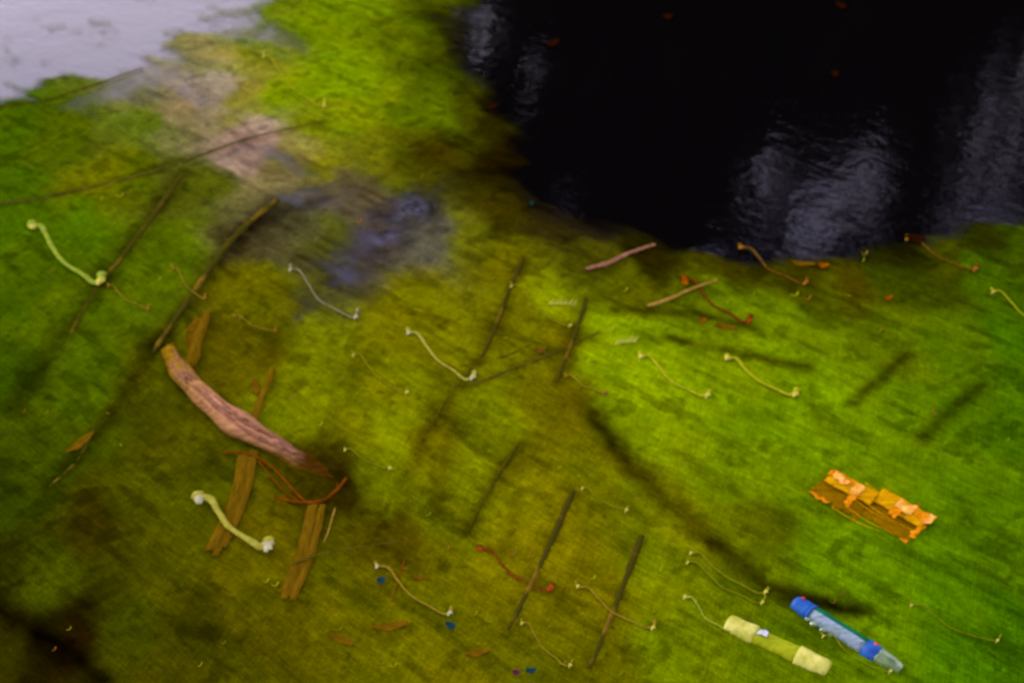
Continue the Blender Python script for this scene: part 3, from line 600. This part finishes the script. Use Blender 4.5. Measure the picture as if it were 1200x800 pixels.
leaf_scrap('plastic_scrap', 'tiny magenta scrap at the bottom edge of the picture', 'scrap', 605, 793, 9, 6, 0, pk)
leaf_scrap('plastic_scrap', 'dark blue scrap beside the magenta scrap at the bottom edge', 'scrap', 622, 791, 12, 6, 0, sb)
leaf_scrap('plastic_scrap', 'tiny teal scrap in the brown fringe below the dark water', 'scrap', 623, 243, 5, 4, 0, st_)

flecks = [(150,228,8),(118,236,6),(140,232,7),(420,262,7),(492,210,6),(590,398,5),(400,408,6),(455,345,4),(280,376,7),(291,380,6),(372,436,9),(388,434,8),(340,470,7),(375,500,8),(52,486,7),(28,485,6),(123,486,7),(140,523,8),(155,270,0),(79,740,8),(62,764,6),(262,756,6),(233,782,6),(395,740,8),(394,572,4),(480,590,5),(500,606,7),(555,590,7),(608,552,5),(627,581,6),(650,552,9),(676,560,7),(523,646,7),(474,668,7),(555,722,8),(572,730,8),(614,735,8),(640,738,9),(658,780,7),(725,792,8),(600,652,6),(622,654,5),(692,680,9),(772,670,9),(780,727,9),(790,735,8),(1010,308,4),(992,348,6),(1090,485,7),(1092,489,6),(1178,519,8),(1008,447,4),(985,698,5),(975,708,5),(932,744,0),(930,348,7),(715,389,6),(693,425,6),(594,482,7),(595,512,6),(730,343,7),(1016,413,0),(945,352,7),(1028,391,8),(972,401,5),(880,348,5),(947,352,5),(1013,354,8),(185,330,6),(90,300,9),(62,320,6),(445,780,9),(460,783,8),(560,756,7),(500,752,6),(545,776,5),(335,640,0),(310,684,9),(322,688,6),(345,690,5),(1012,300,6),(850,358,5),(830,480,4),(700,640,4),(745,590,5),(800,515,4)]
flecks = [f_ for f_ in flecks if f_[2]]
marks = [('the thick lime stalk', 78, 300), ('the driftwood', 270, 470), ('the white stalk', 275, 618), ('the right tan reed', 355, 655), ('the blue scraps', 490, 712), ('the cream stalk', 518, 420),
 ('the greyish stalk', 380, 345), ('the long thin brown stem', 590, 360), ('the two yellow trails', 842, 443), ('the pale tan stick', 800, 348), ('the amber wrapper', 1025, 592), ('the bottle', 990, 748),
 ('the cream ended tube', 912, 760), ('the rust trail', 605, 668), ('the upper left twig', 200, 195), ('the purple reflection', 450, 275), ('the sunken branch pair', 1070, 470), ('the bottom left corner', 0, 800),
 ('the left edge', 0, 500), ('the dark stem beside the tube', 720, 710), ('the pinkish stick', 727, 305), ('the long sunken branch', 780, 590), ('the bottom edge', 600, 800), ('the right orange brown stalk', 1100, 300),
 ('the short brown green stem', 668, 400), ('the top left thin stalk', 345, 98), ('the right edge', 1200, 480)]
seen_labels = {}
def fleck_label(kn_, px, py):
    o = sorted(marks, key=lambda m_: (m_[1] - px) ** 2 + (m_[2] - py) ** 2)
    dx, dy = px - o[0][1], py - o[0][2]; side = ('left of' if dx < 0 else 'right of') if abs(dx) > abs(dy) else ('above' if dy < 0 else 'below')
    for cand in (f'tiny {kn_} plant fleck {side} {o[0][0]}', f'tiny {kn_} plant fleck {side} {o[0][0]}, towards {o[1][0]}', f'tiny {kn_} plant fleck {side} {o[0][0]}, towards {o[2][0]}'):
        if cand not in seen_labels and len(cand.split()) <= 16: break
    seen_labels[cand] = 1; return cand
kinds = [('cream', SM['tan']), ('yellow', SM['yellow']), ('orange', SM['knob_orange'])]
for i, (px, py, ln) in enumerate(flecks):
    kn_, m_ = kinds[[0, 1, 1, 2][i % 4]]; sgn = 1 if rng.rand() < .75 else -1
    ln *= .6 + .7 * rng.rand(); pts = [(px - ln * .55, py - 2.5 * rng.rand()), (px - ln * .1, py + 1.6), (px + ln * .35, py + 1.2), (px + ln * .6, py - 2.6 * sgn)]
    c = at(px, py); fw = .3 + .6 * rng.rand() ** 2; o = mesh_obj('plant_fleck', *tube(spline(rise(pts[rng.randint(2):], .009), 4), lambda t: pxs(c.y) * fw * (.4 + .9 * t), 6, .6, .5, i), m_)
    tag(o, fleck_label(kn_, px, py), 'fleck', 'tiny plant flecks scattered over the algae')

# ------------------------------------------------------------------ litter: bottle, tube, wrapper
def frame_of(a, b, z):
    A, B = at(*a), at(*b); A.z = B.z = z; d = (B - A); Lm = d.length; d.normalize(); s = Vector((-d.y, d.x, 0)); return A, d, s, Lm
def lathe(A, d, s, prof, n=28, squash=1.0, cap0=True, cap1=True, wob=0, rib=None):
    """surface of revolution about the axis A + d*u ; prof = [(u, r)]"""
    V, F = [], []; up = Vector((0, 0, 1))
    for i, (u, r) in enumerate(prof):
        for k in range(n):
            a = 2 * math.pi * k / n; q = r * (1 + (wob * mnoise.noise(Vector((u * 40, math.cos(a), math.sin(a)))) if wob else 0) + (rib[0] * math.cos(rib[1] * a) if rib else 0))
            V.append(A + d * u + s * math.cos(a) * q + up * math.sin(a) * q * squash)
    for i in range(len(prof) - 1):
        for k in range(n): a = i*n + k; b_ = i*n + (k+1) % n; F.append((a, a + n, b_ + n, b_))
    if cap0: F.append(tuple(range(n)))
    if cap1: F.append(tuple(range((len(prof) - 1) * n, len(prof) * n))[::-1])
    return V, F
plastic_blue = mat('blue_plastic_cap', (.016, .10, .27), (.006, .05, .16), 60, .5, .15, bump=.1)
plastic_clear = mat('bluish_bottle_plastic', (.26, .33, .32), (.05, .15, .06), 45, .5, .15, (1, 3, 1), trans=.25, bump=.2)
plastic_green = mat('greenish_bottle_side', (.004, .16, .05), (.004, .09, .025), 20, .6, .08, bump=.2)
plastic_base = mat('clear_ribbed_base', (.24, .36, .10), (.06, .13, .003), 55, .3, .4, trans=.25, bump=.4)
red_mark = mat('red_mark', (.75, .06, .02), None, 60, .6, .2)
A, d, s, Lm = frame_of((932, 709), (1054, 787), .006)
u = lambda f: f * Lm; r = 11.5 * pxs(A.y)
bt = empty('plastic_bottle', at(992, 748)); tag(bt, 'slim pale bottle with a bright blue cap and blue band floating in green algae', 'bottle')
mesh_obj('cap', *lathe(A, d, s, [(u(-.02), r*.35), (u(-.012), r*.72), (u(.01), r*.93), (u(.06), r*1.0), (u(.12), r*1.02), (u(.14), r*1.0)], 30, .8, rib=(.02, 14)), plastic_blue, bt)
mesh_obj('neck_ring', *lathe(A, d, s, [(u(.143), r*.8), (u(.145), r*1.05), (u(.165), r*1.05), (u(.167), r*.8)], 30, .8), plastic_blue, bt)
body = [(u(.168), r*.86), (u(.19), r*.92), (u(.24), r*.98), (u(.30), r*1.0), (u(.36), r*.96), (u(.42), r*1.0), (u(.50), r*1.0), (u(.58), r*.98), (u(.64), r*.98), (u(.68), r*.98)]
V, F = lathe(A, d, s, body, 32, .8, wob=.10); o = mesh_obj('body', V, F, plastic_clear, bt)
o.data.materials.append(plastic_green)
for p in o.data.polygons:      # the far flank of the bottle is green plastic
    k = p.index % 32
    if (k <= 7 or k == 31) and p.index < 32 * 9: p.material_index = 1
mesh_obj('band', *lathe(A, d, s, [(u(.68), r*.9), (u(.683), r*1.07), (u(.74), r*1.10), (u(.80), r*1.06), (u(.803), r*.9)], 30, .8, wob=.08), plastic_blue, bt)
base = []
for k in range(13):
    f = .805 + .2 * k / 12; base.append((u(f), r * (.98 - .35 * (k / 12) ** 2) * (1 + .07 * math.cos(k * math.pi))))
mesh_obj('ribbed_base', *lathe(A, d, s, base, 30, .8, rib=(.06, 5)), plastic_base, bt)
for f in (.045, .745):
    mesh_obj('red_mark', *knob(A + d * u(f) + s * r * .45 + Vector((0, 0, r * .8)), r * .17, int(f * 10)), red_mark, bt)
for k, (px, py) in enumerate([(957, 728), (968, 735), (950, 722), (976, 741)]):
    mesh_obj('froth_bubble', *knob(at(px - 3, py + 3, .007), r * (.34 - .04 * k), k + 3), plastic_base, bt)

cream = mat('cream_sleeve', (.56, .55, .10), (.30, .32, .02), 45, .75, .2, bump=.3)
limep = mat('lime_translucent_plastic', (.36, .40, .004), (.20, .27, .002), 40, .6, .06, (1, 3, 1), bump=.3, alpha=.85)
A, d, s, Lm = frame_of((853, 733), (971, 787), .006); r = 12 * pxs(A.y)
tb = empty('plastic_tube', at(912, 760)); tag(tb, 'lime green plastic tube with wide cream ends floating left of the blue capped bottle', 'tube')
mesh_obj('body', *lathe(A, d, s, [(u(f), r * (.97 + .03 * math.cos(f * 9))) for f in np.linspace(.27, .70, 12)], 26, .75, wob=.07), limep, tb)
mesh_obj('end_sleeve', *lathe(A, d, s, [(u(-.01), r*.8), (u(0), r*1.0), (u(.03), r*1.07), (u(.13), r*1.05), (u(.24), r*1.1), (u(.275), r*1.06), (u(.28), r*.9)], 26, .75, wob=.10), cream, tb)
mesh_obj('end_sleeve', *lathe(A, d, s, [(u(.69), r*.9), (u(.695), r*1.1), (u(.74), r*1.08), (u(.86), r*1.04), (u(.95), r*1.03), (u(.99), r*.92), (u(1.0), r*.7)], 26, .75, wob=.10), cream, tb)
V, F = [], []
tabp = [(0, 0), (.5, .12), (1, .05), (.92, .55), (.6, .7), (.2, .55)]
c0 = A + d * u(.29) + Vector((0, 0, r * .80)); nb = len(tabp)
for z_ in (0, .0015):
    for (a_, b2) in tabp: V.append(c0 + d * (a_ * r * 1.1) + s * ((b2 - .3) * r * 1.3) + Vector((0, 0, z_ + .002 * a_ - .003 * abs(b2 - .3))))
F = [tuple(range(nb))[::-1], tuple(range(nb, 2 * nb))] + [(i, (i + 1) % nb, nb + (i + 1) % nb, nb + i) for i in range(nb)]
mesh_obj('white_tab', V, F, mat('white_tab', (.5, .55, .42), None, 60, .6, .2), tb, smooth=False)

# crumpled amber wrapper
film_m = mat('amber_film', (.36, .17, .0005), (.16, .085, .0003), 30, .45, .3, (.3, 8, 1), bump=.6, alpha=.5)
fold_m = mat('orange_fold', (.66, .25, .004), (.42, .13, .001), 60, .5, .3, bump=.6)
gold_m = mat('golden_fold', (.62, .34, .001), (.30, .14, .0005), 60, .5, .3, (.15, 3, 1), bump=.6)
pale_m = mat('pale_crumple', (.75, .44, .07), (.58, .24, .01), 70, .55, .3, bump=.6)
c = [(976, 549), (1092, 604), (1062, 636), (948, 576)]     # corners
def bil(a, b_):
    p = [np.array(q_, float) for q_ in c]; q_ = (p[0] * (1 - a) + p[1] * a) * (1 - b_) + (p[3] * (1 - a) + p[2] * a) * b_
    q_[1] -= 5 * math.sin(math.pi * a) * (1 if a > .5 else -.4); return q_
wr = empty('crumpled_wrapper', at(1022, 592)); tag(wr, 'crumpled amber plastic wrapper with bright orange folds floating right of centre', 'wrapper')
def patch(name, a0, a1, b0, b1, hf, m_, na=44, nb_=18, ragged=.0):
    V, F = [], []
    for side in (0, 1):
        for i in range(na + 1):
            for j in range(nb_ + 1):
                a_ = a0 + (a1 - a0) * i / na; b_ = b0 + (b1 - b0) * j / nb_
                e = max(abs(2 * i / na - 1), abs(2 * j / nb_ - 1)) ** 6 * ragged
                a2 = a_ + e * .05 * mnoise.noise(Vector((b_ * 14, a_ * 5, 3))); b3 = b_ + e * .22 * mnoise.noise(Vector((a_ * 16, b_ * 5, 8)))
                px, py = bil(a2, b3); V.append(at(px, py, .006 + max(0, hf(a_, b_)) + .0012 * side))
    K_ = (na + 1) * (nb_ + 1)
    for i in range(na):
        for j in range(nb_): q_ = i * (nb_ + 1) + j; F.append((q_, q_ + nb_ + 1, q_ + nb_ + 2, q_ + 1)); F.append((K_ + q_ + 1, K_ + q_ + nb_ + 2, K_ + q_ + nb_ + 1, K_ + q_))
    return mesh_obj(name, V, F, m_, wr)
nzf = lambda x, y, z_=0: mnoise.noise(Vector((x, y, z_)))
patch('film', 0, 1, .0, 1, lambda a_, b_: .003 + .003 * nzf(a_ * 4, b_ * 16) + .003 * nzf(a_ * 14, b_ * 20, 2), film_m, ragged=1)
patch('fold', .02, 1.0, .0, .47, lambda a_, b_: .009 + .005 * math.sin(math.pi * min(1, max(0, b_ / .47))) + .002 * nzf(a_ * 2, b_ * 26) + .001 * nzf(a_ * 12, b_ * 20, 2), gold_m, ragged=.15)
def crumple(name, pts, wpx, m_, seed, hz):
    """a ridge of small crushed facets along pts"""
    P = spline([at(px, py, hz * .62) for px, py in pts], 10); r_ = wpx * .5 * pxs(P[0].y); bits = []
    n_ = max(8, int(len(P) * .9) + int(wpx * 2.2))
    for i in range(n_):
        p = P[int(rng.rand() * (len(P) - 1))] + Vector((rng.normal() * r_ * .55, rng.normal() * r_ * .8, rng.rand() * r_ * .5))
        v_, f_ = knob(p, r_ * (.22 + .25 * rng.rand()), seed * 31 + i); ang = rng.rand() * 3.14; q2 = Vector((math.cos(ang), math.sin(ang), 0)) * r_ * .5
        v_ = [x + q2 * ((x - p).dot(q2) / (r_ * r_ * .25 + 1e-9)) * .9 for x in v_]; bits.append((v_, f_))
    return mesh_obj(name, *join(*bits), m_, wr, smooth=False)
def ridge(pts, wpx, hz, seed):
    P = spline([at(px, py, hz) for px, py in pts], 8); r_ = wpx * .5 * pxs(P[0].y)
    return mesh_obj('fine_crease', *tube(P, lambda t: r_ * (1 - .5 * t), 6, .7, .6, seed, freq=.3), gold_m, wr)
rump = lambda h0, s_: (lambda a_, b_: h0 + .0035 * nzf(a_ * 22, b_ * 7, s_) + .0015 * nzf(a_ * 50, b_ * 18, s_))
for nm, (a0, a1, b0, b1), m_, h0 in [('crease', (.0, .30, .02, .24), fold_m, .015), ('crease', (.29, .35, .10, .78), fold_m, .017), ('crease', (.70, .78, .05, .55), fold_m, .017),
        ('crease', (.76, .98, .04, .26), fold_m, .015), ('crease', (.97, 1.02, .0, .80), fold_m, .010), ('crease', (.0, .20, .94, 1.02), fold_m, .006), ('crease', (.93, 1.0, .95, 1.02), fold_m, .007),
        ('pale_knot', (.26, .35, .05, .36), pale_m, .019), ('pale_knot', (.70, .85, .06, .26), pale_m, .018), ('pale_knot', (.98, 1.04, -.02, .26), pale_m, .015), ('pale_knot', (.04, .20, .06, .22), pale_m, .018)]:
    patch(nm, a0, a1, b0, b1, rump(h0, a0 * 50), m_, 24, 12, ragged=.6)
for k, (a_, b_) in enumerate([((1000,584),(1052,614)),((990,592),(1045,624)),((1012,576),(1062,606)),((1005,582),(1075,624)),((975,594),(1030,622)),((1014,566),(1060,590)),((1010,572),(1055,596))]):
    ridge([a_, ((a_[0] + b_[0]) / 2 - 3, (a_[1] + b_[1]) / 2 + 1), b_], 1.5, .013 if k < 5 else .019, 20 + k)
print('algae faces', len(q))
